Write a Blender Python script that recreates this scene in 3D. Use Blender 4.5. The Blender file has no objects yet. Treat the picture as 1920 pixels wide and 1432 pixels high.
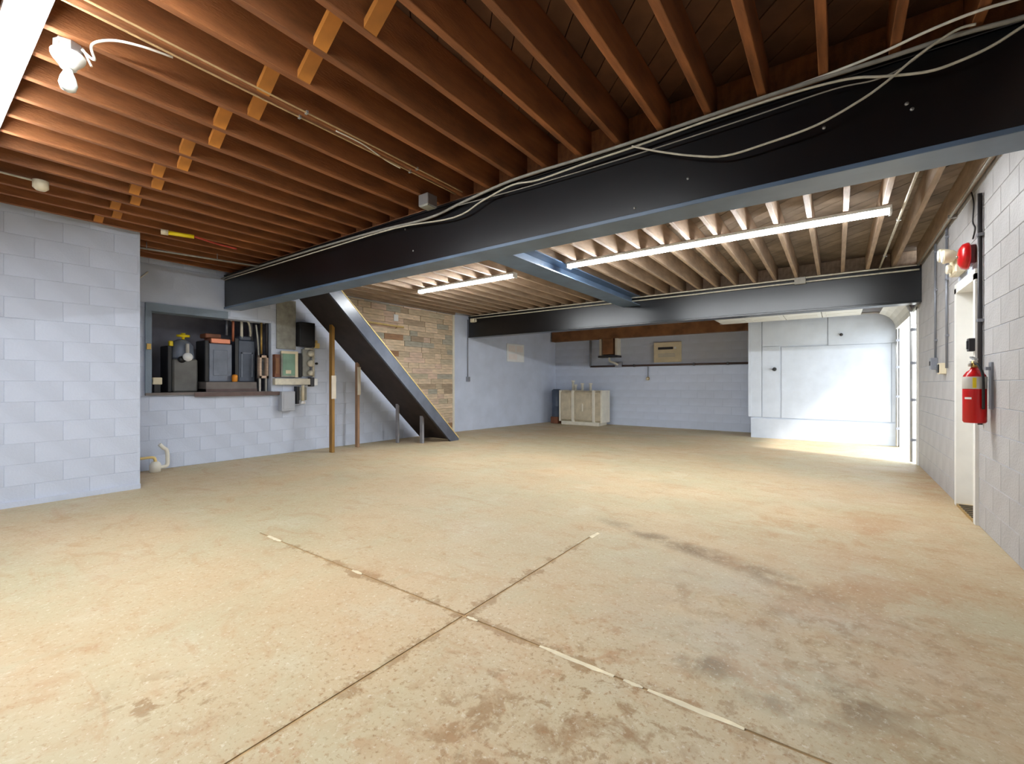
import bpy, math, random
from mathutils import Vector
random.seed(7)
R = math.radians
scene = bpy.context.scene
COL = scene.collection

# ------------------------------------------------------------------ camera
YAW = R(35.876); CAMH = 1.2; FPX = 842.5; CY = 718.07
cam = bpy.data.cameras.new('camera')
cam.sensor_fit = 'HORIZONTAL'; cam.sensor_width = 36.0
cam.lens = FPX / 1920.0 * 36.0
cam.shift_y = (CY - 716.0) / 1920.0
cam.clip_start = 0.02; cam.clip_end = 200
camo = bpy.data.objects.new('camera', cam); COL.objects.link(camo)
camo.location = (0, 0, CAMH); camo.rotation_euler = (R(90), 0, YAW)
scene.camera = camo

# ------------------------------------------------------------------ sky, sun, exposure
W = bpy.data.worlds.new('world'); scene.world = W; W.use_nodes = True
bg = W.node_tree.nodes['Background']
bg.inputs['Color'].default_value = (0.86, 0.93, 1.0, 1); bg.inputs['Strength'].default_value = 3.2
sun = bpy.data.lights.new('sun_offscreen', 'SUN'); sun.energy = 2.4; sun.angle = R(6); sun.color = (1, 0.97, 0.92)
suno = bpy.data.objects.new('sun_offscreen', sun); COL.objects.link(suno)
suno.location = (8, 4, 9)
suno.rotation_euler = Vector((-0.70, 0.2, -0.69)).to_track_quat('-Z', 'Y').to_euler()
TUBE = 54.0                                    # glow of the fluorescent strips
vs = scene.view_settings
vs.view_transform = 'Standard'; vs.look = 'None'; vs.gamma = 1.0; vs.use_curve_mapping = False
vs.exposure = 1.15

# ------------------------------------------------------------------ materials
MATS = {}
def srgb(r, g, b):
    def f(c):
        c /= 255.0
        return c / 12.92 if c <= 0.04045 else ((c + 0.055) / 1.055) ** 2.4
    return (f(r), f(g), f(b), 1)
def mat(name, rgb, rough=0.6, metal=0.0, var=0.12, scale=6.0, bump=0.0, bscale=None, stretch=(1, 1, 1), rnd=0.0, spec=0.5, emit=0.0, alpha_glass=False):
    m = bpy.data.materials.new(name); m.use_nodes = True
    nt = m.node_tree; N = nt.nodes; L = nt.links
    b = N['Principled BSDF']
    c = srgb(*rgb)
    b.inputs['Roughness'].default_value = rough; b.inputs['Metallic'].default_value = metal
    b.inputs['Specular IOR Level'].default_value = spec
    tc = N.new('ShaderNodeTexCoord'); mp = N.new('ShaderNodeMapping'); mp.inputs['Scale'].default_value = stretch
    L.new(tc.outputs['Object'], mp.inputs['Vector'])
    no = N.new('ShaderNodeTexNoise'); no.inputs['Scale'].default_value = scale; no.inputs['Detail'].default_value = 5
    L.new(mp.outputs['Vector'], no.inputs['Vector'])
    hv = N.new('ShaderNodeHueSaturation'); hv.inputs['Color'].default_value = c
    mr = N.new('ShaderNodeMapRange'); mr.inputs['To Min'].default_value = 1 - var * 2; mr.inputs['To Max'].default_value = 1 + var * 2
    mr.inputs['From Min'].default_value = 0.25; mr.inputs['From Max'].default_value = 0.75
    L.new(no.outputs['Fac'], mr.inputs['Value'])
    val = mr.outputs['Result']
    if rnd > 0:
        oi = N.new('ShaderNodeObjectInfo')
        r2 = N.new('ShaderNodeMapRange'); r2.inputs['To Min'].default_value = 1 - rnd; r2.inputs['To Max'].default_value = 1 + rnd
        L.new(oi.outputs['Random'], r2.inputs['Value'])
        mu = N.new('ShaderNodeMath'); mu.operation = 'MULTIPLY'
        L.new(val, mu.inputs[0]); L.new(r2.outputs['Result'], mu.inputs[1]); val = mu.outputs[0]
    L.new(val, hv.inputs['Value']); L.new(hv.outputs['Color'], b.inputs['Base Color'])
    if bump > 0:
        n2 = N.new('ShaderNodeTexNoise'); n2.inputs['Scale'].default_value = bscale or scale * 6; n2.inputs['Detail'].default_value = 4
        L.new(mp.outputs['Vector'], n2.inputs['Vector'])
        bp = N.new('ShaderNodeBump'); bp.inputs['Strength'].default_value = bump; bp.inputs['Distance'].default_value = 0.01
        L.new(n2.outputs['Fac'], bp.inputs['Height']); L.new(bp.outputs['Normal'], b.inputs['Normal'])
    if emit > 0:
        b.inputs['Emission Color'].default_value = (0.93, 0.97, 1.0, 1); b.inputs['Emission Strength'].default_value = emit
    if alpha_glass:
        b.inputs['Transmission Weight'].default_value = 1.0; b.inputs['IOR'].default_value = 1.45
    MATS[name] = m
    return m

def floor_mat(name):
    m = bpy.data.materials.new(name); m.use_nodes = True
    nt = m.node_tree; N = nt.nodes; L = nt.links; b = N['Principled BSDF']
    geo = N.new('ShaderNodeNewGeometry')
    sep = N.new('ShaderNodeSeparateXYZ'); L.new(geo.outputs['Position'], sep.inputs[0])
    def noise(scale, detail=5, stretch=(1, 1, 1), rough=0.55, dist=0.0, rot=0):
        mp = N.new('ShaderNodeMapping'); mp.inputs['Scale'].default_value = stretch; mp.inputs['Rotation'].default_value = (0, 0, rot)
        L.new(geo.outputs['Position'], mp.inputs['Vector'])
        n = N.new('ShaderNodeTexNoise'); n.inputs['Scale'].default_value = scale; n.inputs['Detail'].default_value = detail
        n.inputs['Roughness'].default_value = rough; n.inputs['Distortion'].default_value = dist
        L.new(mp.outputs['Vector'], n.inputs['Vector']); return n.outputs['Fac']
    def ramp(v, a, bb, lo=0.0, hi=1.0):
        r = N.new('ShaderNodeMapRange'); r.interpolation_type = 'SMOOTHSTEP'
        r.inputs['From Min'].default_value = a; r.inputs['From Max'].default_value = bb
        r.inputs['To Min'].default_value = lo; r.inputs['To Max'].default_value = hi
        L.new(v, r.inputs['Value']); return r.outputs['Result']
    def math_(op, a, bb=None):
        n = N.new('ShaderNodeMath'); n.operation = op
        for i, v in enumerate((a, bb)):
            if v is None: continue
            if isinstance(v, (int, float)): n.inputs[i].default_value = v
            else: L.new(v, n.inputs[i])
        return n.outputs[0]
    def mix(f, a, c):
        n = N.new('ShaderNodeMix'); n.data_type = 'RGBA'
        L.new(f, n.inputs[0])
        for i, v in ((6, a), (7, c)):
            if isinstance(v, tuple): n.inputs[i].default_value = v
            else: L.new(v, n.inputs[i])
        return n.outputs[2]
    def blob(x, y, rx, ry, rot=0.0):
        mp = N.new('ShaderNodeMapping'); mp.vector_type = 'TEXTURE'
        mp.inputs['Location'].default_value = (x, y, 0); mp.inputs['Rotation'].default_value = (0, 0, rot); mp.inputs['Scale'].default_value = (rx, ry, 1)
        L.new(geo.outputs['Position'], mp.inputs['Vector'])
        ln = N.new('ShaderNodeVectorMath'); ln.operation = 'LENGTH'; L.new(mp.outputs['Vector'], ln.inputs[0])
        return ramp(ln.outputs['Value'], 0.15, 1.0, 1.0, 0.0)
    col = mix(ramp(noise(0.55, 4, (1, 1.6, 1)), 0.36, 0.64), FL['tan'], FL['green'])
    col = mix(ramp(noise(0.8, 6, (1.0, 0.45, 1), dist=0.6), 0.47, 0.72, 0, 0.5), col, FL['orange'])
    col = mix(ramp(noise(2.2, 6, (1, 1, 1), 0.65), 0.52, 0.74, 0, 0.55), col, FL['pale'])
    col = mix(ramp(noise(6, 8, (1, 1, 1), 0.72, dist=0.5), 0.5, 0.68, 0, 0.34), col, FL['rust'])
    col = mix(ramp(noise(14, 7, (1, 1, 1), 0.75), 0.5, 0.7, 0, 0.35), col, FL['pale'])
    # grey worn area in the middle right of the slab and brown traffic stains around it
    g = math_('MULTIPLY', blob(-0.35, 2.7, 1.1, 1.0, 0.5), ramp(noise(1.7, 5), 0.33, 0.62))
    col = mix(math_('MULTIPLY', g, 0.45), col, FL['grey'])
    def stain(x, y, rx, ry, rot, sc, lo, hi, amt, c):
        nonlocal col
        k = math_('MULTIPLY', blob(x, y, rx, ry, rot), ramp(noise(sc, 7, rough=0.68, dist=0.4), lo, hi))
        col = mix(math_('MULTIPLY', k, amt), col, c)
    stain(-0.62, 1.42, 0.42, 0.30, 0.3, 5, 0.47, 0.60, 0.85, FL['brown'])
    stain(-0.92, 1.22, 0.62, 0.36, 0.2, 6, 0.50, 0.60, 0.75, FL['brown'])
    stain(-1.00, 1.75, 0.9, 0.55, 0.9, 7, 0.54, 0.64, 0.6, FL['rust'])
    stain(-0.45, 2.05, 0.22, 0.15, 0.2, 4, 0.40, 0.62, 0.75, FL['dark'])
    stain(0.02, 2.10, 0.30, 0.18, 0.2, 4, 0.40, 0.62, 0.8, FL['dark'])
    stain(-0.12, 1.95, 0.26, 0.10, 0.2, 5, 0.42, 0.62, 0.6, FL['dark'])
    stain(0.35, 1.9, 0.45, 0.55, 0.6, 5, 0.40, 0.62, 0.6, FL['brown'])
    stain(-1.05, 3.45, 0.95, 0.16, -0.35, 3.5, 0.36, 0.60, 0.75, FL['dark'])
    stain(-0.45, 3.25, 0.9, 0.2, -0.45, 4, 0.38, 0.60, 0.6, FL['dark'])
    stain(0.2, 3.2, 1.3, 1.3, 0.3, 2.4, 0.36, 0.66, 0.65, FL['rust'])
    stain(0.0, 2.5, 1.2, 1.0, 0.6, 9, 0.46, 0.66, 0.55, FL['brown'])
    stain(-0.2, 4.4, 1.6, 1.2, 0.2, 3, 0.44, 0.66, 0.5, FL['rust'])
    stain(-0.8, 2.75, 0.3, 0.5, 0.2, 5, 0.42, 0.64, 0.45, FL['brown'])
    stain(0.4, 5.2, 0.75, 2.4, 0.0, 1.6, 0.36, 0.66, 0.55, FL['rust'])
    stain(-2.05, 0.62, 0.40, 0.22, 0.5, 7, 0.50, 0.58, 0.75, FL['brown'])
    stain(-1.42, 0.78, 0.45, 0.16, 0.9, 7, 0.50, 0.60, 0.7, FL['rust'])
    stain(-0.7, 1.55, 1.1, 0.7, 0.2, 11, 0.55, 0.63, 0.7, FL['brown'])
    stain(-0.6, 1.15, 0.9, 0.4, 0.2, 13, 0.54, 0.62, 0.7, FL['brown'])
    stain(0.85, 7.3, 0.35, 2.0, 0.0, 2, 0.3, 0.6, 0.8, FL['rust'])
    # dirt gathered along the two control joints
    for ax, at, lo, hi in ((1, 1.735, -3.7, 0.1), (0, -1.56, 0.3, 3.35)):
        dd = math_('ABSOLUTE', math_('SUBTRACT', sep.outputs[ax], at))
        w = ramp(noise(6, 7, rough=0.75), 0.38, 0.72, 0.008, 0.10)
        near = math_('SMOOTH_MIN', math_('MULTIPLY', math_('MAXIMUM', math_('SUBTRACT', w, dd), 0.0), 40.0), 1.0)
        al = sep.outputs[1 - ax]
        rng = math_('MULTIPLY', ramp(al, lo, lo + 0.5), ramp(al, hi - 0.5, hi, 1.0, 0.0))
        col = mix(math_('MULTIPLY', math_('MULTIPLY', near, rng), 0.6), col, FL['brown'])
    sp = ramp(noise(48, 5, rough=0.75), 0.53, 0.66)
    spz = math_('MAXIMUM', blob(-0.8, 1.2, 2.6, 1.8, 0.2), 0.45)
    col = mix(math_('MULTIPLY', math_('MULTIPLY', sp, spz), 0.75), col, FL['brown'])
    sp3 = ramp(noise(24, 6, rough=0.75), 0.55, 0.68)
    col = mix(math_('MULTIPLY', sp3, 0.42), col, FL['rust'])
    col = mix(ramp(noise(3.2, 8, (0.6, 1.5, 1), 0.72, 0.8, 0.6), 0.52, 0.66, 0, 0.38), col, FL['rust'])
    col = mix(ramp(noise(4.5, 8, (1.4, 0.7, 1), 0.72, 0.5, 0.3), 0.54, 0.68, 0, 0.45), col, FL['green'])
    sp2 = ramp(noise(40, 5, rough=0.75, rot=1), 0.55, 0.68)
    col = mix(math_('MULTIPLY', sp2, 0.45), col, FL['white'])
    L.new(col, b.inputs['Base Color'])
    L.new(ramp(noise(1.5), 0.3, 0.7, 0.5, 0.75), b.inputs['Roughness'])
    bp = N.new('ShaderNodeBump'); bp.inputs['Strength'].default_value = 0.25; bp.inputs['Distance'].default_value = 0.004
    L.new(noise(70, 5), bp.inputs['Height']); L.new(bp.outputs['Normal'], b.inputs['Normal'])
    MATS[name] = m; return m
FL = dict(tan=srgb(194, 172, 137), green=srgb(184, 172, 139), orange=srgb(192, 160, 122), pale=srgb(200, 191, 164), grey=srgb(178, 170, 154),
          brown=srgb(140, 106, 64), rust=srgb(172, 130, 88), dark=srgb(110, 86, 54), white=srgb(225, 220, 200))
M = MATS
floor_mat('concrete')
mat('wall_blue', (200, 209, 227), 0.55, var=0.05, scale=2.2, bump=0.25, bscale=55, rnd=0.008)
mat('wall_grey', (180, 178, 178), 0.55, var=0.05, scale=3, bump=0.5, bscale=60, rnd=0.012)
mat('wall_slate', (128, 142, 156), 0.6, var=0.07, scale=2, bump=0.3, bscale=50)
mat('wall_shell', (176, 180, 188), 0.6, var=0.05, scale=2)
mat('joint', (194, 203, 220), 0.8, var=0.06, scale=8)
mat('joist_wood', (140, 86, 46), 0.65, var=0.22, scale=3.0, bump=0.3, bscale=30, stretch=(8, 1, 4), rnd=0.16)
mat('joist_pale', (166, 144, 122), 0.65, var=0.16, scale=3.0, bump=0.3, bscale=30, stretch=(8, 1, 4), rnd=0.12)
mat('block_wood', (184, 118, 44), 0.6, var=0.16, scale=5, rnd=0.1)
mat('deck_wood', (104, 70, 46), 0.75, var=0.22, scale=4, rnd=0.25)
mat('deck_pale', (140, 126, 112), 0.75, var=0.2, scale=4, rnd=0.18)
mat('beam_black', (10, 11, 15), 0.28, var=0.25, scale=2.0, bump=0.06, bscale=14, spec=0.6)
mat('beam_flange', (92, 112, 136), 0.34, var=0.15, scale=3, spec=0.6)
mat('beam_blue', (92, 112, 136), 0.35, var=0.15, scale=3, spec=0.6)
mat('lamp_white', (235, 236, 236), 0.4, var=0.02)
mat('tube_glow', (255, 255, 255), 0.4, var=0.0, emit=TUBE)
mat('white_paint', (232, 231, 226), 0.45, var=0.03, scale=5)
mat('closet_paint', (198, 206, 218), 0.5, var=0.04, scale=4, bump=0.12, bscale=40)
mat('closet_dark', (128, 134, 146), 0.6, var=0.05)
mat('cable', (196, 190, 172), 0.6, var=0.1, scale=20)
mat('wire_tan', (168, 138, 96), 0.6, var=0.1, scale=20)
mat('cable_grey', (150, 146, 136), 0.55, var=0.1, scale=20)
mat('cable_white', (228, 224, 212), 0.5, var=0.05, scale=20)
mat('conduit_grey', (140, 143, 152), 0.4, metal=0.3, var=0.06)
mat('conduit_dark', (48, 46, 50), 0.45, var=0.1)
mat('red_paint', (196, 14, 20), 0.28, var=0.06, scale=4)
mat('red_dark', (96, 22, 26), 0.4, var=0.06)
mat('red_wire', (176, 66, 48), 0.5, var=0.1)
mat('label_grey', (196, 192, 184), 0.5, var=0.05)
mat('yellow', (232, 204, 20), 0.45, var=0.06)
mat('black', (22, 22, 25), 0.45, var=0.15)
mat('rubber', (30, 28, 28), 0.7, var=0.1)
mat('steel', (176, 176, 174), 0.3, metal=0.8, var=0.06)
mat('brass', (190, 158, 92), 0.35, metal=0.7, var=0.08)
mat('cream', (226, 214, 184), 0.5, var=0.05)
mat('beige_metal', (196, 184, 158), 0.5, var=0.12, scale=5, bump=0.15)
mat('beige_light', (226, 220, 204), 0.5, var=0.05)
mat('stair_dark', (44, 34, 32), 0.6, var=0.2, scale=6)
mat('stringer', (84, 90, 104), 0.24, var=0.12, scale=3, spec=0.7)
mat('trim_yellow', (226, 200, 132), 0.5, var=0.08)
mat('post_wood', (150, 118, 92), 0.6, var=0.14, scale=4, stretch=(4, 4, 1))
mat('post_gold', (150, 112, 52), 0.55, var=0.14, scale=4, stretch=(4, 4, 1))
mat('post_steel', (150, 150, 156), 0.4, metal=0.3, var=0.1)
mat('pale_tape', (214, 204, 186), 0.6, var=0.05)
for i, c in enumerate(((212, 190, 160), (198, 178, 150), (168, 148, 124), (172, 166, 150), (218, 196, 168), (156, 120, 90), (212, 186, 164), (192, 178, 152))):
    mat('plank_%d' % i, c, 0.65, var=0.13, scale=5, stretch=(1, 1, 5), rnd=0.08)
mat('clad_back', (150, 130, 106), 0.8, var=0.1)
mat('wood_brown', (134, 92, 58), 0.6, var=0.2, scale=4)
mat('pipe_brown', (70, 50, 44), 0.5, var=0.15)
mat('machine_dark', (104, 103, 100), 0.5, var=0.12, scale=6)
mat('machine_blue', (116, 124, 140), 0.45, var=0.12, scale=6)
mat('machine_navy', (72, 82, 100), 0.45, var=0.12, scale=6)
mat('copper', (196, 122, 92), 0.35, metal=0.5, var=0.1)
mat('orange', (232, 148, 40), 0.45, var=0.06)
mat('ledge_brown', (98, 80, 76), 0.6, var=0.15)
mat('ledge_grey', (116, 108, 104), 0.6, var=0.12)
mat('panel_green', (122, 158, 136), 0.45, var=0.1, scale=6)
mat('panel_grey', (150, 150, 142), 0.55, var=0.15, scale=9)
mat('meter_cream', (214, 208, 190), 0.45, var=0.1, scale=12)
mat('rust_box', (122, 74, 50), 0.6, var=0.15)
mat('bulb_white', (226, 232, 228), 0.15, var=0.02)
mat('glass', (240, 244, 246), 0.05, var=0.0, alpha_glass=True)
mat('paper', (238, 230, 226), 0.6, var=0.03)
mat('pvc', (232, 228, 214), 0.4, var=0.04)
mat('apron', (190, 188, 182), 0.8, var=0.08, scale=3)
mat('door_steel', (214, 214, 208), 0.45, var=0.04, scale=4)
mat('filler', (224, 212, 182), 0.8, var=0.08, scale=14)
mat('joint_dirt', (172, 142, 100), 0.9, var=0.15, scale=12)
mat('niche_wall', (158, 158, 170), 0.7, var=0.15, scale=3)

# ------------------------------------------------------------------ mesh helpers
class MB:
    def __init__(s): s.v = []; s.f = []; s.sm = []
    def add(s, vs_, fs, smooth=False):
        o = len(s.v); s.v += [tuple(p) for p in vs_]; s.f += [tuple(i + o for i in q) for q in fs]; s.sm += [smooth] * len(fs); return s
    def box(s, x0, x1, y0, y1, z0, z1, bev=0.0):
        if x0 > x1: x0, x1 = x1, x0
        if y0 > y1: y0, y1 = y1, y0
        if z0 > z1: z0, z1 = z1, z0
        if bev <= 0:
            V = [(x, y, z) for z in (z0, z1) for y in (y0, y1) for x in (x0, x1)]
            return s.add(V, [(0, 2, 3, 1), (4, 5, 7, 6), (0, 1, 5, 4), (2, 6, 7, 3), (0, 4, 6, 2), (1, 3, 7, 5)])
        b = min(bev, (x1 - x0) / 2.01, (y1 - y0) / 2.01, (z1 - z0) / 2.01)
        V = []; idx = {}
        for sx in (0, 1):
            for sy in (0, 1):
                for sz in (0, 1):
                    X, Y, Z = (x0, x1)[sx], (y0, y1)[sy], (z0, z1)[sz]
                    ix, iy, iz = X + (b if not sx else -b), Y + (b if not sy else -b), Z + (b if not sz else -b)
                    for k, p in enumerate(((X, iy, iz), (ix, Y, iz), (ix, iy, Z))):
                        idx[(sx, sy, sz, k)] = len(V); V.append(p)
        F = []
        I = lambda *a: idx[a]
        for a in (0, 1):
            F.append([I(a, 0, 0, 0), I(a, 1, 0, 0), I(a, 1, 1, 0), I(a, 0, 1, 0)])
            F.append([I(0, a, 0, 1), I(1, a, 0, 1), I(1, a, 1, 1), I(0, a, 1, 1)])
            F.append([I(0, 0, a, 2), I(1, 0, a, 2), I(1, 1, a, 2), I(0, 1, a, 2)])
            for c in (0, 1):
                F.append([I(a, c, 0, 0), I(a, c, 1, 0), I(a, c, 1, 1), I(a, c, 0, 1)])
                F.append([I(a, 0, c, 0), I(a, 1, c, 0), I(a, 1, c, 2), I(a, 0, c, 2)])
                F.append([I(0, a, c, 1), I(1, a, c, 1), I(1, a, c, 2), I(0, a, c, 2)])
                for d in (0, 1): F.append([I(a, c, d, 0), I(a, c, d, 1), I(a, c, d, 2)])
        cx, cy, cz = (x0 + x1) / 2, (y0 + y1) / 2, (z0 + z1) / 2
        G = []
        for q in F:
            p0, p1, p2 = (Vector(V[q[i]]) for i in (0, 1, 2))
            n = (p1 - p0).cross(p2 - p0)
            ce = sum((Vector(V[i]) for i in q), Vector()) / len(q) - Vector((cx, cy, cz))
            G.append(q if n.dot(ce) > 0 else q[::-1])
        return s.add(V, G)
    def tube(s, pts, r, n=8, smooth=True, cap=True):
        P = [Vector(p) for p in pts]; V = []; prev = None
        rs = r if isinstance(r, (list, tuple)) else [r] * len(P)
        for i, p in enumerate(P):
            t = (P[min(i + 1, len(P) - 1)] - P[max(i - 1, 0)]).normalized()
            if prev is None:
                a = t.orthogonal().normalized()
            else:
                a = (prev - t * prev.dot(t)).normalized()
            prev = a; b = t.cross(a)
            V += [p + (a * math.cos(2 * math.pi * k / n) + b * math.sin(2 * math.pi * k / n)) * rs[i] for k in range(n)]
        F = []
        for i in range(len(P) - 1):
            for k in range(n):
                F.append((i * n + k, i * n + (k + 1) % n, (i + 1) * n + (k + 1) % n, (i + 1) * n + k))
        s.add(V, F, smooth)
        if cap:
            o = len(s.v) - len(V)
            s.f += [tuple(o + k for k in reversed(range(n))), tuple(o + (len(P) - 1) * n + k for k in range(n))]; s.sm += [False, False]
        return s
    def lathe(s, c, prof, axis='Z', n=20, smooth=True):
        c = Vector(c); V = []
        for r, h in prof:
            for k in range(n):
                a = 2 * math.pi * k / n; u, w = r * math.cos(a), r * math.sin(a)
                V.append(c + (Vector((u, w, h)) if axis == 'Z' else Vector((h, u, w)) if axis == 'X' else Vector((w, h, u))))
        F = []
        for i in range(len(prof) - 1):
            for k in range(n): F.append((i * n + k, i * n + (k + 1) % n, (i + 1) * n + (k + 1) % n, (i + 1) * n + k))
        F += [tuple(reversed(range(n))), tuple((len(prof) - 1) * n + k for k in range(n))]
        return s.add(V, F, smooth)
    def prism(s, poly, a, b, axis):
        """poly in the two other axes (order kept), extruded from a to b along axis."""
        def P(u, w, t): return (t, u, w) if axis == 'X' else (u, t, w) if axis == 'Y' else (u, w, t)
        n = len(poly); V = [P(u, w, a) for u, w in poly] + [P(u, w, b) for u, w in poly]
        F = [tuple(range(n))[::-1], tuple(range(n, 2 * n))] + [(i, (i + 1) % n, n + (i + 1) % n, n + i) for i in range(n)]
        ar = sum(poly[i][0] * poly[(i + 1) % n][1] - poly[(i + 1) % n][0] * poly[i][1] for i in range(n))
        flip = (ar < 0) ^ (b < a) ^ (axis == 'Y')
        if flip: F = [q[::-1] for q in F]
        return s.add(V, F)
    def mesh(s, name, origin):
        me = bpy.data.meshes.new(name)
        me.from_pydata([(x - origin[0], y - origin[1], z - origin[2]) for x, y, z in s.v], [], s.f)
        me.polygons.foreach_set('use_smooth', s.sm); me.update()
        return me
    def build(s, name, m, parent=None, origin=None):
        if origin is None:
            xs, ys, zs = zip(*s.v)
            origin = ((min(xs) + max(xs)) / 2, (min(ys) + max(ys)) / 2, min(zs))
        me = s.mesh(name, origin); me.materials.append(M[m])
        o = bpy.data.objects.new(name, me); COL.objects.link(o)
        if parent:
            o.parent = parent; pw = WL[parent.name]
            o.location = [origin[i] - pw[i] for i in range(3)]
        else: o.location = origin
        WL[o.name] = tuple(origin)
        return o
WL = {}
def tag(o, label, cat, group=None):
    o['label'] = label; o['category'] = cat
    if group: o['group'] = group
    return o
def thing(name, loc, label, cat, group=None):
    o = bpy.data.objects.new(name, None); COL.objects.link(o); o.location = loc; o.empty_display_size = 0.1
    WL[o.name] = tuple(loc); return tag(o, label, cat, group)
def struct(o): o['kind'] = 'structure'; return o
def sroot(name, loc=(0, 0, 0)):
    o = bpy.data.objects.new(name, None); COL.objects.link(o); o.location = loc; WL[o.name] = tuple(loc); return struct(o)
def B(*a, **k): return MB().box(*a, **k)
def smooth_path(pts, k=6):
    P = [Vector(p) for p in pts]; out = []
    for i in range(len(P) - 1):
        p0, p1, p2, p3 = P[max(i - 1, 0)], P[i], P[i + 1], P[min(i + 2, len(P) - 1)]
        for j in range(k):
            t = j / k
            out.append(0.5 * ((2 * p1) + (p2 - p0) * t + (2 * p0 - 5 * p1 + 4 * p2 - p3) * t * t + (3 * p1 - p0 - 3 * p2 + p3) * t ** 3))
    out.append(P[-1]); return out
# a pixel of the photograph gives a direction; the plane it is met on gives the distance
def _ray(px, py):
    r = (px - 960) / FPX; s_, c_ = math.sin(YAW), math.cos(YAW)
    return Vector((-s_ + r * c_, c_ + r * s_, (CY - py) / FPX))
def onX(px, py, X): v = _ray(px, py); return v * (X / v[0]) + Vector((0, 0, CAMH))
def onY(px, py, Y): v = _ray(px, py); return v * (Y / v[1]) + Vector((0, 0, CAMH))
def onZ(px, py, Z): v = _ray(px, py); return v * ((Z - CAMH) / v[2]) + Vector((0, 0, CAMH))

# ------------------------------------------------------------------ the setting
XR, XL, XN, YB, YC, YF = 0.968, -6.45, -7.65, 12.24, 11.22, -3.5
ZJ, ZD = 2.88, 3.12                      # underside of joists, underside of deck
BL, BH, J = 0.406, 0.2032, 0.0012

BLOCKMESH = {}
def block_mesh(w, h, axis, m, t):
    key = (round(w, 3), round(h, 3), axis, m, t)
    if key not in BLOCKMESH:
        b = MB(); a, c = w / 2 - J, h / 2 - J; e = min(0.003, t * 0.6)
        def P(u, z, d): return {'X-': (-d, u, z), 'X+': (d, u, z), 'Y-': (u, -d, z)}[axis]
        V = [P(-a, -c, 0), P(a, -c, 0), P(a, c, 0), P(-a, c, 0), P(-a + e, -c + e, t), P(a - e, -c + e, t), P(a - e, c - e, t), P(-a + e, c - e, t)]
        F = [(4, 5, 6, 7), (0, 1, 5, 4), (1, 2, 6, 5), (2, 3, 7, 6), (3, 0, 4, 7)]
        if axis == 'X-': F = [q[::-1] for q in F]
        b.add(V, F); me = b.mesh('block', (0, 0, 0)); me.materials.append(M[m]); BLOCKMESH[key] = me
    return BLOCKMESH[key]
def subtract(iv, cuts):
    for a, b in cuts:
        out = []
        for p, q in iv:
            if b <= p or a >= q: out.append((p, q)); continue
            if a > p: out.append((p, a))
            if b < q: out.append((b, q))
        iv = out
    return iv
def block_wall(name, axis, plane, u0, u1, ztop, thick, m, openings=(), core='joint', blocks=None, relief=0.007):
    """Concrete-block wall: a core (the mortar) with openings, and each block proud of it."""
    b = MB()
    def slab(a0, a1, z0, z1):
        if axis == 'X-': b.box(plane, plane + thick, a0, a1, z0, z1)
        elif axis == 'X+': b.box(plane - thick, plane, a0, a1, z0, z1)
        else: b.box(a0, a1, plane, plane + thick, z0, z1)
    us = sorted({u0, u1} | {o[0] for o in openings} | {o[1] for o in openings})
    for a0, a1 in zip(us, us[1:]):
        cuts = [(o[2], o[3]) for o in openings if o[0] <= a0 + 1e-6 and o[1] >= a1 - 1e-6]
        for z0, z1 in subtract([(0.0, ztop)], cuts): slab(a0, a1, z0, z1)
    root = struct(b.build(name, core)); pw = WL[root.name]
    v0, v1 = blocks or (u0, u1)
    rows = int(math.ceil(ztop / BH))
    for r in range(rows):
        z0, z1 = r * BH, min((r + 1) * BH, ztop)
        if z1 - z0 < 0.05: continue
        k = v0 - (BL / 2 if r % 2 else 0)
        while k < v1 - 1e-4:
            p, q = max(k, v0), min(k + BL, v1); k += BL
            cuts = [(o[0], o[1]) for o in openings if o[2] < z1 - 0.03 and o[3] > z0 + 0.03]
            for a0, a1 in subtract([(p, q)], cuts):
                if a1 - a0 < 0.03: continue
                zz0, zz1 = z0, z1
                for o in openings:
                    if o[0] < a1 and o[1] > a0:
                        if z0 < o[2] < z1: zz1 = min(zz1, o[2])
                        if z0 < o[3] < z1: zz0 = max(zz0, o[3])
                if zz1 - zz0 < 0.03: continue
                o_ = bpy.data.objects.new('block', block_mesh(a1 - a0, zz1 - zz0, axis, m, relief)); COL.objects.link(o_)
                u, z = (a0 + a1) / 2, (zz0 + zz1) / 2
                w = (plane, u, z) if axis[0] == 'X' else (u, plane, z)
                o_.parent = root; o_.location = [w[i] - pw[i] for i in range(3)]
    return root

# floor: four slabs with sunk control joints
fl = struct(B(-9.3, 1.25, YF - 0.3, YB + 0.3, -0.22, -0.02).build('floor', 'concrete'))
G = 0.007; JX, JY = -1.56, 1.735
for x0, x1 in ((-9.3, JX - G), (JX + G, 1.25)):
    for y0, y1 in ((YF - 0.3, JY - G), (JY + G, YB + 0.3)):
        B(x0, x1, y0, y1, -0.02, 0.0).build('slab', 'concrete', fl)
for x0, x1, y0, y1 in ((-9.3, -3.75, JY - G, JY + G), (0.05, 1.25, JY - G, JY + G), (JX - G, JX + G, 3.3, YB + 0.3), (JX - G, JX + G, YF - 0.3, 0.3)):
    B(x0, x1, y0, y1, -0.019, -0.0006).build('joint_filler', 'concrete', fl)
for x0, x1, y0, y1 in ((-3.75, JX - G, JY - G, JY + G), (JX + G, 0.05, JY - G, JY + G), (JX - G, JX + G, 0.3, 3.3)):
    B(x0, x1, y0, y1, -0.019, -0.004).build('joint_dirt', 'joint_dirt', fl)
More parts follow.
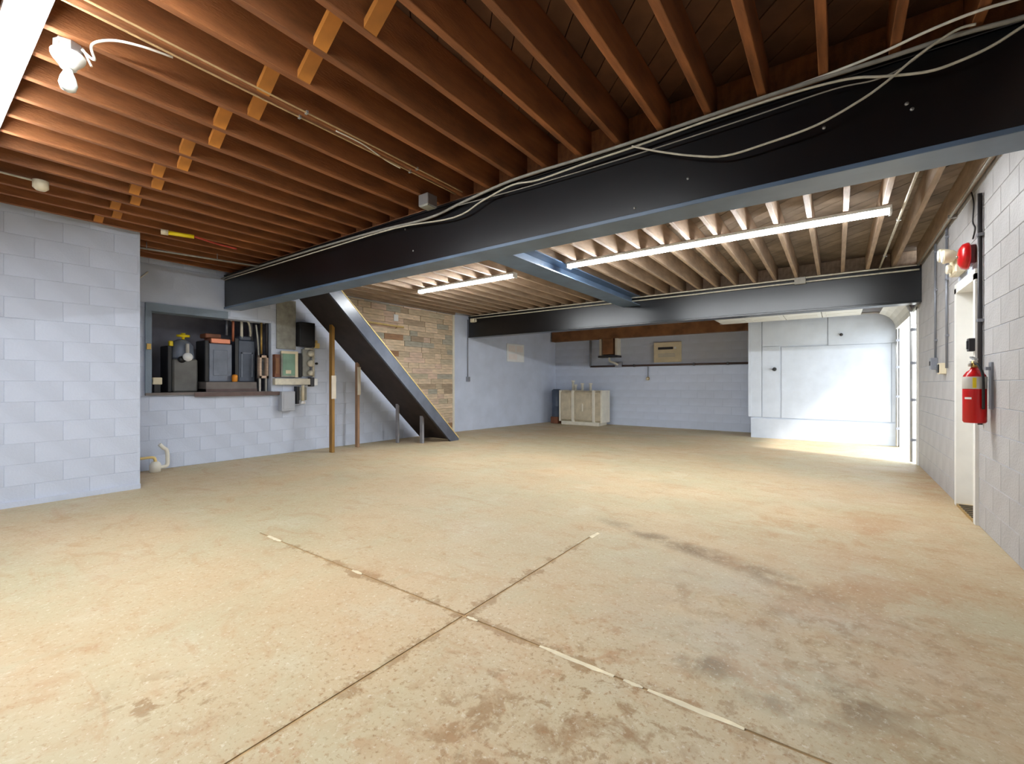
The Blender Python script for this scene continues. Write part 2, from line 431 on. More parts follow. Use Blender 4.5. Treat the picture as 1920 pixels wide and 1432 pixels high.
for x0, x1, wd in ((-1.10, -0.74, 0.017), (-0.70, -0.62, 0.012), (-0.60, -0.26, 0.016), (-2.52, -2.42, 0.014), (-3.62, -3.42, 0.02), (-1.54, -1.47, 0.012)):
    n = 9; top = []; bot = []
    for i in range(n):
        x = x0 + (x1 - x0) * i / (n - 1); k = math.sin(math.pi * min(max((i + .4) / n, 0.08), 0.95)) ** 0.5
        top.append((x, JY + wd * k * random.uniform(.6, 1.1))); bot.append((x, JY - wd * k * random.uniform(.6, 1.1)))
    MB().prism(bot + top[::-1], -0.018, 0.0012, 'Z').build('joint_filler', 'filler', fl)
MB().prism([(-1.57, 3.2), (-1.535, 3.18), (-1.53, 3.31), (-1.56, 3.33)], -0.018, 0.0012, 'Z').build('joint_filler', 'filler', fl)

# walls
block_wall('wall_right', 'X-', XR + 0.005, YF, YB + 0.2, 2.97, 0.2, 'wall_grey', openings=((5.40, 6.17, 0.0, 2.13), (8.86, 11.12, 0.0, 2.32)), blocks=(1.9, 8.86), relief=0.005)
block_wall('wall_left', 'X+', XL - 0.004, YF, 1.67, 2.97, 0.3, 'wall_blue', blocks=(-1.6, 1.67), relief=0.004)
block_wall('wall_niche', 'X+', XN - 0.005, 1.0, 8.12, 2.97, 0.2, 'wall_blue', openings=((2.07, 3.72, 1.06, 2.2),), blocks=(1.67, 8.12), relief=0.005)
block_wall('wall_back', 'Y-', YB + 0.0025, -7.9, 1.2, 2.97, 0.2, 'wall_blue', blocks=(-7.4, -1.3), relief=0.0025)
struct(B(-9.3, 1.25, YF - 0.2, YF, 0, 3.0).build('wall_front', 'wall_shell'))
struct(MB().prism([(-7.62, 8.12), (-7.17, 12.26), (-7.6, 12.26), (-7.86, 8.12)], 0, 2.97, 'Z').build('wall_far_left', 'wall_blue'))
struct(MB().box(-6.75, -7.65, 1.47, 1.67, 0, 2.97).build('wall_return', 'wall_blue'))
# recess behind the opening in the niche wall
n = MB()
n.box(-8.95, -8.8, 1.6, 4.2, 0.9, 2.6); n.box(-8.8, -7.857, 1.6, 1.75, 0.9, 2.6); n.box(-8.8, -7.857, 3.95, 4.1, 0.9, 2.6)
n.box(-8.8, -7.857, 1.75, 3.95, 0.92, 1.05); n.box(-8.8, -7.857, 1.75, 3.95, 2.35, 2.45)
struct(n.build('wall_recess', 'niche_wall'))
# painted surround, header board and ledge of the opening
t = sroot('trim_1', (XN, 2.9, 1.06))
B(XN - 0.2, XN + 0.03, 2.03, 2.10, 1.06, 2.2).build('jamb', 'wall_slate', t)
B(XN - 0.2, XN + 0.04, 2.03, 3.05, 2.19, 2.30).build('lintel', 'wall_slate', t)
B(XN - 0.15, XN + 0.012, 1.69, 3.0, 2.30, 2.82).build('header_board', 'wall_blue', t)
B(XN - 0.35, XN + 0.05, 2.03, 3.72, 1.03, 1.065).build('ledge_board', 'ledge_grey', t)
B(XN + 0.05, XN + 0.062, 2.6, 3.9, 1.0, 1.06).build('ledge_facing', 'ledge_brown', t)
# baseboard-like course line and timber header in front of the back wall
struct(B(-7.15, XR, 11.98, 12.2, 2.47, ZJ).build('trim_2', 'wood_brown'))
struct(B(XL + 0.001, XL + 0.018, -1.6, 1.67, 0.0, 0.055).build('baseboard_left', 'wall_blue'))

# ceiling: deck boards laid diagonally, joists, bridging blocks
ceil = struct(B(-9.3, 1.3, YF - 0.2, YB + 0.3, ZD + 0.03, ZD + 0.15).build('ceiling', 'deck_wood'))
def clip(poly, x0, x1, y0, y1):
    for ax, lim, sg in ((0, x0, 1), (0, x1, -1), (1, y0, 1), (1, y1, -1)):
        out = []
        for i in range(len(poly)):
            p, q = poly[i], poly[(i + 1) % len(poly)]
            dp, dq = (p[ax] - lim) * sg, (q[ax] - lim) * sg
            if dp >= 0: out.append(p)
            if dp * dq < 0:
                k = dp / (dp - dq); out.append((p[0] + (q[0] - p[0]) * k, p[1] + (q[1] - p[1]) * k))
        poly = out
        if len(poly) < 3: return None
    return poly
def deck(x0, x1, y0, y1, m, w=0.14):
    k = x0 + y0
    while k < x1 + y1:
        a, c = k + 0.004, k + w * math.sqrt(2) - 0.004
        p = clip([(a - y0 + 1, y0 - 1), (c - y0 + 1, y0 - 1), (c - y1 - 1, y1 + 1), (a - y1 - 1, y1 + 1)], x0, x1, y0, y1)
        if p: MB().prism(p, ZD + random.uniform(0, 0.006), ZD + 0.03, 'Z').build('deck_board', m, ceil)
        k += w * math.sqrt(2)
deck(-8.0, 1.0, YF, 3.2, 'deck_wood')
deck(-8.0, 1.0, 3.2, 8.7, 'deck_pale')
deck(-8.0, 1.0, 8.7, YB, 'deck_wood', 0.18)
JS = 0.2965
jx = [-0.06 - JS * k for k in range(-3, 27)]
def joist(x, y0, y1, m):
    o = B(x - 0.022, x + 0.022, y0, y1, ZJ, ZD, bev=0.003).build('joist', m, ceil)
    return o
for x in jx:
    if x < XR - 0.03:
        lim = YF
        joist(x, lim, 3.2, 'joist_wood')
        xx = x + 0.13
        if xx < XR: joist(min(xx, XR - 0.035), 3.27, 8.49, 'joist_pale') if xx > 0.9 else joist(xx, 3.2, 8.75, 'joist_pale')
        if xx < XR - 0.04 and xx > -7.6: joist(xx - 0.07, 8.75, YB, 'joist_wood')
for i, (a, c) in enumerate(zip(jx, jx[1:])):
    if a >= XR: continue
    y = 1.35 if i % 2 == 0 else 1.27
    if -7.9 < c and a < -1.3:
        MB().prism([(c + 0.022, ZJ + 0.004), (a - 0.022, ZD - 0.06), (a - 0.022, ZD - 0.02), (c + 0.022, ZJ + 0.045)], y - 0.036, y + 0.036, 'Y').build('bridging_strut', 'block_wood', ceil)
    B(c + 0.022, a - 0.022, 3.14, 3.18, ZJ + 0.001, ZD).build('bridging_block', 'joist_wood', ceil)
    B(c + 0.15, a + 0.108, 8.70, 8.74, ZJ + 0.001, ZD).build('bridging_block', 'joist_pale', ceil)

# ------------------------------------------------------------------ steel beams
def big_beam(y, x0, x1, label, fm, zb=2.34, w=0.25):
    t = thing('steel_beam', ((x0 + x1) / 2, y + w / 2, zb), label, 'beam')
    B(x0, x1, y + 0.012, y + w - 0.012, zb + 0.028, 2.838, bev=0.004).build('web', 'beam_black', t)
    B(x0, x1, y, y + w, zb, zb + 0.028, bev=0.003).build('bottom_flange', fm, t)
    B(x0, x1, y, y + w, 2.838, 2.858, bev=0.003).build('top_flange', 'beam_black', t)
    B(x0, x1, y + 0.03, y + w - 0.03, 2.858, ZJ - 0.001).build('top_plate', 'wood_brown', t)
    return t
b1 = big_beam(3.0, -7.64, XR - 0.002, 'large glossy black steel beam with a blue-grey bottom flange, cables clipped along its top edge', 'beam_flange')
for px, py in ((1190, 390), (1205, 402), (1545, 240), (1700, 195), (1710, 205), (1290, 335), (760, 430), (775, 470)):
    p = onY(px, py, 3.012); MB().lathe(p, [(0.009, -0.006), (0.009, -0.001), (0.005, 0.0)], 'Y', 8).build('bolt_head', 'steel', b1)
b2 = big_beam(8.5, -7.5, XR - 0.002, 'black steel beam crossing in front of the garage door bay, shiny from the strip lights', 'beam_black')
t = thing('steel_beam', (-3.26, 5.9, 2.7), 'blue-grey steel beam joining the two black beams between the strip lights', 'beam')
B(-3.275, -3.245, 3.26, 8.49, 2.715, 2.865).build('web', 'beam_blue', t)
B(-3.44, -3.08, 3.26, 8.49, 2.70, 2.715).build('bottom_flange', 'beam_blue', t)
B(-3.44, -3.08, 3.26, 8.49, 2.865, 2.879).build('top_flange', 'beam_blue', t)

# ------------------------------------------------------------------ strip lights
def strip_light(x0, x1, y, label, w=0.055):
    t = thing('strip_light', ((x0 + x1) / 2, y, 2.79), label, 'light')
    B(x0, x1, y - w, y + w, 2.845, ZJ - 0.002, bev=0.004).build('housing', 'lamp_white', t)
    prof = [(y + (w - 0.006) * math.cos(math.pi * k / 8), 2.844 - 0.042 * math.sin(math.pi * k / 8)) for k in range(9)]
    MB().prism(prof, x0 + 0.02, x1 - 0.02, 'X').build('diffuser', 'tube_glow', t)
    for a, c in ((x0, x0 + 0.02), (x1 - 0.02, x1)): B(a, c, y - w, y + w, 2.797, 2.845, bev=0.003).build('end_cap', 'lamp_white', t)
    return t
strip_light(-3.05, 0.42, 5.55, 'long lit strip light under the pale joists between the two black beams')
strip_light(-6.05, -3.95, 5.55, 'shorter lit strip light above the staircase, beside the blue-grey beam')
strip_light(-4.7, -1.35, 0.35, 'lit strip light under the brown joists near the bare lamp socket', 0.065)

# ------------------------------------------------------------------ garage door opening (right wall)
d2 = sroot('door_2', (XR, 10.0, 0))
for y0, y1 in ((8.80, 8.90), (11.08, 11.18)): B(XR - 0.018, XR + 0.2, y0, y1, 0, 2.32).build('door_jamb', 'white_paint', d2)
B(XR - 0.018, XR + 0.2, 8.80, 11.18, 2.28, 2.36).build('door_head', 'white_paint', d2)
ZH = 2.55; RC = 0.34
arc = [(XR - 0.06, ZH - RC - 0.0)] + [(XR - 0.06 - RC + RC * math.cos(a), ZH - RC + RC * math.sin(a)) for a in [math.pi / 2 * k / 8 for k in range(1, 9)]]
for y in (8.97, 11.05):
    path = [(XR - 0.06, y, 0.02)] + [(x, y, z) for x, z in arc] + [(-2.15, y, ZH)]
    MB().tube(path, 0.022, 6, False).build('track', 'steel', d2)
    for z in (0.35, 0.95, 1.5, 2.0): B(XR - 0.075, XR - 0.012, y - 0.03, y + 0.03, z - 0.02, z + 0.02).build('track_bracket', 'conduit_grey', d2)
    MB().tube([(-2.1, y, ZH + 0.02), (-2.1, y, ZJ)], 0.012, 6).build('track_hanger', 'steel', d2)
# sectional door rolled up overhead: four flat panels and one in the bend
def panel(x0, x1):
    p = B(x0 + 0.006, x1 - 0.006, 9.0, 11.02, ZH - 0.028, ZH + 0.02, bev=0.004).build('door_panel', 'door_steel', d2)
    L_ = (x1 - x0)
    for k in range(4):
        ya = 9.06 + k * 0.49
        B(x0 + 0.07, x1 - 0.07, ya, ya + 0.43, ZH - 0.034, ZH - 0.027, bev=0.003).build('raised_field', 'door_steel', p)
for k in range(4): panel(-2.1 + k * 0.62, -2.1 + (k + 1) * 0.62)
q = []
for a in [math.pi / 2 * k / 6 for k in range(6)][::-1]: q.append((XR - 0.06 - RC + (RC - 0.02) * math.cos(a), ZH - RC + (RC - 0.02) * math.sin(a)))
q2 = [(XR - 0.06 - RC + (RC + 0.02) * math.cos(a), ZH - RC + (RC + 0.02) * math.sin(a)) for a in [math.pi / 2 * k / 6 for k in range(6)]]
MB().prism([(x, z) for x, z in q] + q2, 9.0, 11.02, 'Y').build('door_panel', 'door_steel', d2)
MB().tube([(XR - 0.1, 8.85, 2.62), (XR - 0.1, 11.15, 2.62)], 0.02, 10).build('torsion_shaft', 'steel', d2)
MB().tube([(XR - 0.1, 9.3, 2.62), (XR - 0.1, 10.6, 2.62)], 0.036, 10).build('torsion_spring', 'conduit_dark', d2)
for y in (8.91, 11.09): MB().lathe((XR - 0.1, y, 2.62), [(0.07, -0.02), (0.07, 0.02)], 'Y', 14).build('cable_drum', 'conduit_dark', d2)
struct(B(XR + 0.21, 30, -15, 35, -0.3, -0.03).build('ground_outside', 'apron'))

# ------------------------------------------------------------------ closet in the back right corner
c = thing('storage_closet', (-0.3, YC, 0), 'pale blue-white panelled closet beside the garage door opening', 'closet')
B(-1.55, XR - 0.03, YC, YB - 0.02, 0, 2.86).build('body', 'closet_paint', c)
B(-1.60, -1.545, YC - 0.03, YB - 0.02, 0.46, 2.86).build('side_board', 'closet_paint', c)
B(-1.545, -1.34, YC - 0.022, YC, 0.46, 2.86).build('face_board', 'closet_paint', c)
B(-1.325, -0.16, YC - 0.022, YC, 2.0, 2.86).build('face_board', 'closet_paint', c)
B(-0.145, XR - 0.03, YC - 0.022, YC, 1.97, 2.86).build('face_board', 'closet_paint', c)
B(-1.325, -1.0, YC - 0.022, YC, 0.46, 1.99).build('face_board', 'closet_paint', c)
dr = B(-0.965, 0.84, YC - 0.018, YC, 0.45, 1.965, bev=0.003).build('door', 'closet_paint', c)
B(0.85, XR - 0.03, YC - 0.022, YC, 0.46, 1.96).build('face_board', 'closet_paint', c)
B(-1.55, XR - 0.03, YC - 0.03, YC, 0.0, 0.43, bev=0.003).build('kick_board', 'closet_paint', c)
MB().lathe((-1.09, YC - 0.02, 1.5), [(0.02, 0), (0.02, -0.03), (0.04, -0.045), (0.04, -0.065), (0.02, -0.075)][::-1], 'Y', 14).build('knob', 'black', c)
B(-1.16, -1.09, YC - 0.04, YC - 0.022, 1.49, 1.51).build('latch', 'conduit_grey', c)
MB().lathe((0.07, YC - 0.02, 2.17), [(0.02, 0), (0.02, -0.03), (0.03, -0.045), (0.015, -0.065)][::-1], 'Y', 14).build('knob', 'conduit_dark', c)

# ------------------------------------------------------------------ passage door (right wall)
d1 = sroot('door_1', (XR, 5.785, 0))
B(XR - 0.022, XR + 0.2, 6.12, 6.20, 0, 2.13).build('door_jamb', 'white_paint', d1)
B(XR - 0.022, XR + 0.2, 5.37, 5.44, 0, 2.13).build('door_jamb', 'white_paint', d1)
B(XR - 0.022, XR + 0.2, 5.37, 6.20, 2.08, 2.17).build('door_head', 'white_paint', d1)
lf = B(XR + 0.11, XR + 0.155, 5.44, 6.12, 0.02, 2.08, bev=0.003).build('door_leaf', 'white_paint', d1)
for z0, z1 in ((0.2, 0.95), (1.1, 1.95)):
    for y0, y1 in ((5.52, 5.75), (5.81, 6.04)): B(XR + 0.103, XR + 0.112, y0, y1, z0, z1, bev=0.004).build('raised_field', 'white_paint', lf)
MB().lathe((XR + 0.108, 5.51, 1.02), [(0.025, 0), (0.012, -0.02), (0.028, -0.045), (0.02, -0.065)][::-1], 'X', 14).build('knob', 'brass', lf)
th = B(XR - 0.02, XR + 0.2, 5.44, 6.12, 0, 0.022).build('threshold', 'brass', d1)
for k in range(8): B(XR - 0.012, XR + 0.1, 5.47 + k * 0.08, 5.50 + k * 0.08, 0.022, 0.028).build('tread_rib', 'conduit_dark', th)

# ------------------------------------------------------------------ things on the right wall
EX, EY = 0.872, 4.97
t = thing('fire_extinguisher', (EX, EY, 0.89), 'red fire extinguisher with a pale label band hanging on the grey block wall', 'extinguisher')
MB().lathe((EX, EY, 0.89), [(0.062, 0), (0.069, 0.012), (0.069, 0.33), (0.064, 0.37), (0.045, 0.40), (0.026, 0.415), (0.024, 0.43)], 'Z', 24).build('cylinder', 'red_paint', t)
MB().lathe((EX, EY, 1.155), [(0.0696, 0), (0.0704, 0.002), (0.0704, 0.093), (0.0696, 0.095)], 'Z', 24).build('label_band', 'label_grey', t)
v = _ray(1828, 700); dn = Vector((v[0], v[1], 0)).normalized(); sd = Vector((-dn[1], dn[0], 0))
b = MB(); cc = Vector((EX, EY, 0))
ring = []
for k in range(5):
    a = (k - 2) * 0.075
    ring.append(cc + (-dn * math.cos(a) + sd * math.sin(a)) * 0.0714)
b.add([(p[0], p[1], 1.163) for p in ring] + [(p[0], p[1], 1.243) for p in ring], [(i, i + 1, 6 + i, 5 + i) for i in range(4)]).build('yellow_mark', 'yellow', t)
b = MB(); ring = []
for k in range(5):
    a = 0.55 + (k - 2) * 0.16
    ring.append(cc + (-dn * math.cos(a) + sd * math.sin(a)) * 0.0702)
b.add([(p[0], p[1], 1.075) for p in ring] + [(p[0], p[1], 1.09) for p in ring], [(i, i + 1, 6 + i, 5 + i) for i in range(4)]).build('white_mark', 'lamp_white', t)
MB().lathe((EX, EY, 1.32), [(0.02, 0), (0.022, 0.02), (0.018, 0.05), (0.012, 0.055)], 'Z', 12).build('valve', 'brass', t)
MB().lathe((EX - 0.03, EY - 0.01, 1.345), [(0.016, -0.008), (0.016, 0.008)], 'X', 12).build('gauge', 'label_grey', t)
b = MB(); b.prism([(EY - 0.05, 1.375), (EY + 0.10, 1.40), (EY + 0.10, 1.412), (EY - 0.05, 1.39)], EX - 0.011, EX + 0.011, 'X'); b.build('handle', 'steel', t)
b = MB(); b.prism([(EY - 0.03, 1.36), (EY + 0.09, 1.365), (EY + 0.09, 1.375), (EY - 0.03, 1.372)], EX - 0.011, EX + 0.011, 'X'); b.build('lever', 'steel', t)
MB().tube(smooth_path([(EX, EY - 0.02, 1.35), (EX + 0.01, EY - 0.06, 1.34), (EX + 0.03, EY - 0.085, 1.26), (EX + 0.035, EY - 0.078, 1.1), (EX + 0.035, EY - 0.076, 1.0)]), 0.009, 8).build('hose', 'rubber', t)
B(XR - 0.012, XR + 0.002, EY - 0.04, EY + 0.04, 1.0, 1.36).build('bracket', 'conduit_grey', t)
B(EX + 0.06, XR - 0.01, EY - 0.02, EY + 0.02, 1.30, 1.325).build('hook', 'conduit_grey', t)

t = thing('emergency_light', (0.91, 5.95, 2.23), 'cream twin-head emergency light high on the wall above the white door', 'emergency light')
B(0.89, XR - 0.001, 5.80, 6.08, 2.23, 2.40, bev=0.012).build('case', 'cream', t)
for y, z, dy in ((5.86, 2.39, -0.03), (6.02, 2.45, 0.02)):
    hd = MB().lathe((0.85, y + dy, z), [(0.03, 0.06), (0.055, 0.03), (0.065, -0.03), (0.062, -0.04)][::-1], 'X', 16).build('lamp_head', 'cream', t)
    MB().lathe((0.808, y + dy, z), [(0.055, 0.002), (0.05, -0.006)][::-1], 'X', 16).build('lens', 'lamp_white', hd)
    MB().tube([(0.9, y + dy, z - 0.09), (0.88, y + dy, z - 0.03)], 0.012, 8).build('swivel', 'cream', t)
MB().lathe((0.87, 5.95, 2.29), [(0.03, 0.03), (0.045, -0.01), (0.04, -0.02)][::-1], 'X', 14).build('front_disc', 'beige_light', t)
t = thing('alarm_bell', (0.93, 5.52, 2.31), 'red round fire alarm bell on the wall between the emergency light and the dark conduit', 'alarm')
B(0.92, XR - 0.001, 5.44, 5.60, 2.23, 2.39, bev=0.006).build('back_box', 'red_dark', t)
MB().lathe((0.90, 5.52, 2.31), [(0.115, 0.03), (0.118, 0.02), (0.105, -0.01), (0.07, -0.03), (0.02, -0.036)][::-1], 'X', 24).build('gong', 'red_paint', t)
MB().lathe((0.862, 5.52, 2.31), [(0.012, 0.01), (0.012, -0.008)][::-1], 'X', 10).build('centre_nut', 'steel', t)
def cable(name, pts, r, m, label, cat='cable', k=6, n=7):
    return tag(MB().tube(smooth_path(pts, k), r, n).build(name, m), label, cat)
cable('wire', [(0.955, 5.5, 2.45), (0.955, 5.42, 2.52), (0.955, 5.5, 2.6), (0.955, 5.47, 2.75), (0.955, 5.55, 2.87)], 0.006, 'conduit_dark', 'dark looping wire rising from the red alarm bell to the ceiling', 'wire')
t = thing('conduit', (0.948, 5.22, 0.86), 'dark upright conduit beside the white door, behind the fire extinguisher', 'conduit')
MB().tube([(0.948, 5.22, 0.86), (0.948, 5.22, 2.75)], 0.016, 10).build('pipe', 'conduit_dark', t)
for z in (1.0, 1.7, 2.4): B(0.93, XR, 5.195, 5.245, z, z + 0.025).build('clamp', 'conduit_grey', t)
t = thing('lock_box', (0.93, 5.31, 1.44), 'small dark switch box on the white door frame just above the fire extinguisher', 'switch')
B(0.905, 0.945, 5.36, 5.43, 1.47, 1.58, bev=0.004).build('box', 'conduit_dark', t)
B(0.899, 0.906, 5.375, 5.415, 1.49, 1.56).build('cover_plate', 'black', t)
for y, z0, z1, lab in ((7.30, 1.50, 2.86, 'thin grey wall conduit running down to the small box nearest the garage opening'), (6.62, 1.36, 2.86, 'thin grey wall conduit between the white door and the small black-faced box')):
    t = thing('conduit', (0.95, y, z0), lab, 'conduit')
    MB().tube([(0.95, y, z0), (0.95, y, z1)], 0.011, 8).build('pipe', 'conduit_grey', t)
    for z in (1.7, 2.3, 2.75): B(0.938, XR, y - 0.018, y + 0.018, z, z + 0.02).build('clamp', 'conduit_grey', t)
t = thing('switch_box', (0.93, 7.3, 1.40), 'grey metal switch box at the foot of the conduit nearest the garage opening', 'switch')
B(0.905, XR - 0.001, 7.25, 7.36, 1.36, 1.50, bev=0.004).build('box', 'conduit_grey', t); B(0.897, 0.906, 7.29, 7.32, 1.41, 1.46).build('toggle', 'conduit_dark', t)
MB().tube(smooth_path([(0.94, 7.25, 1.40), (0.94, 7.1, 1.36), (0.94, 6.95, 1.36), (0.94, 6.88, 1.36)]), 0.008, 7).build('flex_lead', 'conduit_grey', t)
t = thing('outlet_box', (0.93, 6.8, 1.31), 'cream outlet box with a black face on the grey block wall', 'outlet')
B(0.91, XR - 0.001, 6.74, 6.88, 1.30, 1.42, bev=0.004).build('box', 'cream', t); B(0.90, 0.911, 6.75, 6.83, 1.315, 1.405).build('face', 'black', t)

# ------------------------------------------------------------------ staircase
zlow = lambda y: 6.46 - 0.955 * y
SX0, SX1 = -7.33, -6.45
st = thing('staircase', (-6.9, 5.5, 0), 'dark open-underneath staircase rising along the plank-clad wall behind the big beam', 'stairs')
ytop = 3.78
for x0, x1, m in ((SX1 - 0.045, SX1, 'stringer'), (SX0, SX0 + 0.045, 'stair_dark')):
    y_b = 6.46 / 0.955
    yy = (6.46 + 0.27 - 2.872) / 0.955
    poly = [(ytop, zlow(ytop)), (y_b, 0.001), (y_b + 0.24, 0.001), (y_b + 0.24, 0.041), (yy, 2.872), (ytop, 2.872)]
    MB().prism(poly, x0, x1, 'X').build('stringer', m, st)
yy = (6.46 + 0.27 - 2.872) / 0.955
MB().prism([(yy, 2.873), (6.46 / 0.955 + 0.24, 0.043), (6.46 / 0.955 + 0.24, 0.064), (yy + 0.02, 2.873)], SX1 - 0.05, SX1 + 0.006, 'X').build('edge_trim', 'trim_yellow', st)
MB().prism([(ytop + 0.02, zlow(ytop + 0.02) + 0.004), (6.72, 0.046), (6.74, 0.05), (ytop + 0.02, zlow(ytop + 0.02) + 0.022)], SX0 + 0.045, SX1 - 0.045, 'X').build('soffit', 'stair_dark', st)
ns = 15; rise = 2.8 / ns
for k in range(ns):
    zt = (k + 1) * rise
    yf = (6.46 - zt) / 0.955 + 0.30
    B(SX0 + 0.045, SX1 - 0.045, yf - 0.235, yf, zt - 0.035, zt).build('tread', 'stair_dark', st)
    B(SX0 + 0.045, SX1 - 0.045, yf - 0.235, yf - 0.217, zt, zt + rise - 0.035 if k < ns - 1 else 2.87).build('riser', 'stair_dark', st)
def post(x, y, m, s=0.045, lo=None):
    z1 = min(zlow(y - s) + 0.10, 2.8)
    p = B(x - s, x + s, y - s * 0.6, y + s * 0.6, 0.0, z1, bev=0.004).build('post', m, st)
    return p
p = post(-7.09, 4.48, 'post_gold'); B(-7.05, -7.03, 4.44, 4.52, 0.93, 1.33).build('tape', 'pale_tape', p)
p = post(-7.29, 5.13, 'post_wood', 0.04); B(-7.249, -7.23, 5.10, 5.16, 0.98, 1.5).build('tape', 'pale_tape', p)
post(-7.16, 5.97, 'post_steel', 0.035); post(-6.72, 6.22, 'post_steel', 0.04)

# ------------------------------------------------------------------ plank-clad wall beside the stairs
t = thing('plank_cladding', (XN, 6.5, 0), 'mixed tan and grey reclaimed-wood cladding on the wall above the staircase', 'cladding')
MB().prism([(4.65, 2.87), (4.65, zlow(4.27)), (7.0, zlow(6.6)), (7.05, 0.0), (8.10, 0.0), (8.10, 2.87)], XN + 0.004, XN + 0.012, 'X').build('backing', 'clad_back', t)
rh = 0.118; rows = int(2.87 / rh)
for r in range(rows + 1):
    z0 = r * rh; z1 = min(z0 + rh, 2.868); 
    if z1 - z0 < 0.03: continue
    y = max(4.75, (6.46 - z0) / 0.955 + 0.40)
    y -= random.uniform(0, 0.1)
    y = max(y, (6.46 - z0) / 0.955 + 0.36)
    while y < 8.04:
        L_ = random.choice((0.22, 0.3, 0.38, 0.5, 0.62)); y2 = min(y + L_, 8.05)
        if 8.05 - y2 < 0.12: y2 = 8.05
        B(XN + 0.012, XN + 0.020 + random.uniform(0.004, 0.018), y + 0.003, y2 - 0.003, z0 + 0.003, z1 - 0.003).build('plank', 'plank_%d' % random.choice((0, 0, 1, 1, 2, 3, 3, 4, 4, 5, 6, 6, 7)), t)
        y = y2
B(XN, XN + 0.045, 8.05, 8.11, 0.0, 2.87).build('end_trim', 'beige_light', t)
tag(B(XN + 0.04, XN + 0.055, 6.24, 6.36, 2.52, 2.66, bev=0.003).build('switch_plate', 'lamp_white'), 'small white switch plate on the reclaimed-wood cladding', 'switch plate')
t = thing('handrail', (XN + 0.1, 5.9, 2.35), 'short yellowish handrail on the plank-clad wall above the stairs', 'handrail')
MB().tube([(XN + 0.11, 5.35, 2.42), (XN + 0.11, 6.45, 2.40)], 0.018, 8).build('rail', 'trim_yellow', t)
for y in (5.5, 6.3): MB().tube([(XN + 0.035, y, 2.37), (XN + 0.11, y, 2.40)], 0.009, 6).build('bracket', 'brass', t)

# ------------------------------------------------------------------ far left wall and back wall things
def farx(y): return -7.62 + (y - 8.12) * (0.45 / 4.14)
t = thing('notice_board', (farx(10.35) + 0.01, 10.35, 1.8), 'small square white notice board on the far left wall near the corner', 'notice board')
b = B(-0.012, 0.012, -0.36, 0.36, 0, 0.5, bev=0.004).build('panel', 'lamp_white', None, (0, 0, 0)); b.parent = t; b.location = (0.006, 0, 0); b.rotation_euler = (0, 0, -0.1083)
for y0, y1, z0, z1 in ((-0.3, -0.03, 0.28, 0.45), (0.03, 0.3, 0.28, 0.45), (-0.3, 0.05, 0.06, 0.22)):
    s_ = B(0.0, 0.003, y0, y1, z0, z1).build('sheet', 'paper', None, (0, 0, 0)); s_.parent = b; s_.location = (0.0125, 0, 0)
t = thing('conduit', (farx(8.54) + 0.02, 8.54, 1.27), 'grey conduit with a small box low on the far left wall beside the cladding', 'conduit')
X_ = farx(8.54) + 0.02
MB().tube([(X_, 8.54, 1.3), (X_, 8.54, 2.8)], 0.014, 8).build('pipe', 'conduit_grey', t); B(X_ - 0.02, X_ + 0.04, 8.49, 8.59, 1.24, 1.36, bev=0.004).build('box', 'conduit_grey', t)

t = thing('oil_tank', (-5.95, 11.75, 0), 'beige boxy metal tank with pale upright straps by the back wall', 'tank')
B(-6.60, -5.25, 11.5, 12.0, 0.10, 0.98, bev=0.05).build('body', 'beige_metal', t)
B(-6.52, -5.34, 11.46, 12.02, 0.0, 0.10, bev=0.01).build('base', 'beige_light', t)
for x0, x1 in ((-6.607, -6.555), (-6.20, -6.12), (-5.55, -5.47), (-5.30, -5.243)): B(x0, x1, 11.485, 12.01, 0.09, 0.995, bev=0.006).build('strap', 'beige_light', t)
B(-6.53, -6.24, 11.488, 11.505, 0.16, 0.9, bev=0.005).build('face_panel', 'beige_metal', t)
B(-6.06, -5.60, 11.488, 11.505, 0.16, 0.9, bev=0.005).build('face_panel', 'beige_metal', t)
B(-5.86, -5.83, 11.47, 11.49, 0.4, 0.62, bev=0.004).build('handle', 'beige_light', t)
for x, h_ in ((-6.28, 1.28), (-6.20, 1.16), (-5.98, 1.20), (-5.72, 1.20)): MB().lathe((x, 11.75, 0.97), [(0.035, 0), (0.035, h_ - 1.02), (0.05, h_ - 1.015), (0.05, h_ - 0.97)], 'Z', 12).build('pipe_stub', 'pvc', t)
t = thing('drum', (-6.85, 11.6, 0), 'black drum on a rusty foot squeezed between the beige tank and the corner', 'drum')
MB().lathe((-6.82, 11.72, 0.2), [(0.14, 0), (0.145, 0.02), (0.14, 0.3), (0.145, 0.31), (0.14, 0.32), (0.145, 0.78), (0.1, 0.82)], 'Z', 18).build('body', 'machine_navy', t)
B(-6.95, -6.70, 11.58, 11.85, 0.0, 0.2, bev=0.01).build('foot', 'rust_box', t)

t = thing('hanging_cabinet', (-5.3, 12.1, 1.95), 'brown wooden box between pale posts hung on the back wall under the timber header', 'box')
B(-5.45, -5.14, 11.95, YB, 2.02, 2.465, bev=0.006).build('body', 'wood_brown', t)
for x in (-5.53, -5.05): B(x - 0.035, x + 0.035, 12.0, YB, 1.98, 2.465).build('side_post', 'beige_light', t)
B(-5.58, -4.99, 11.94, YB, 1.93, 1.985).build('bottom_board', 'conduit_dark', t)
MB().tube(smooth_path([(-5.3, 12.1, 1.93), (-5.28, 12.1, 1.83), (-5.15, 12.1, 1.78), (-5.05, 12.12, 1.72)]), 0.03, 8).build('pipe_elbow', 'pvc', t)
t = thing('wall_vent', (-3.68, YB, 1.76), 'cream wall heater panel with a dark slot on the back wall', 'heater')
B(-4.04, -3.32, 12.16, YB, 1.76, 2.30, bev=0.012).build('case', 'cream', t)
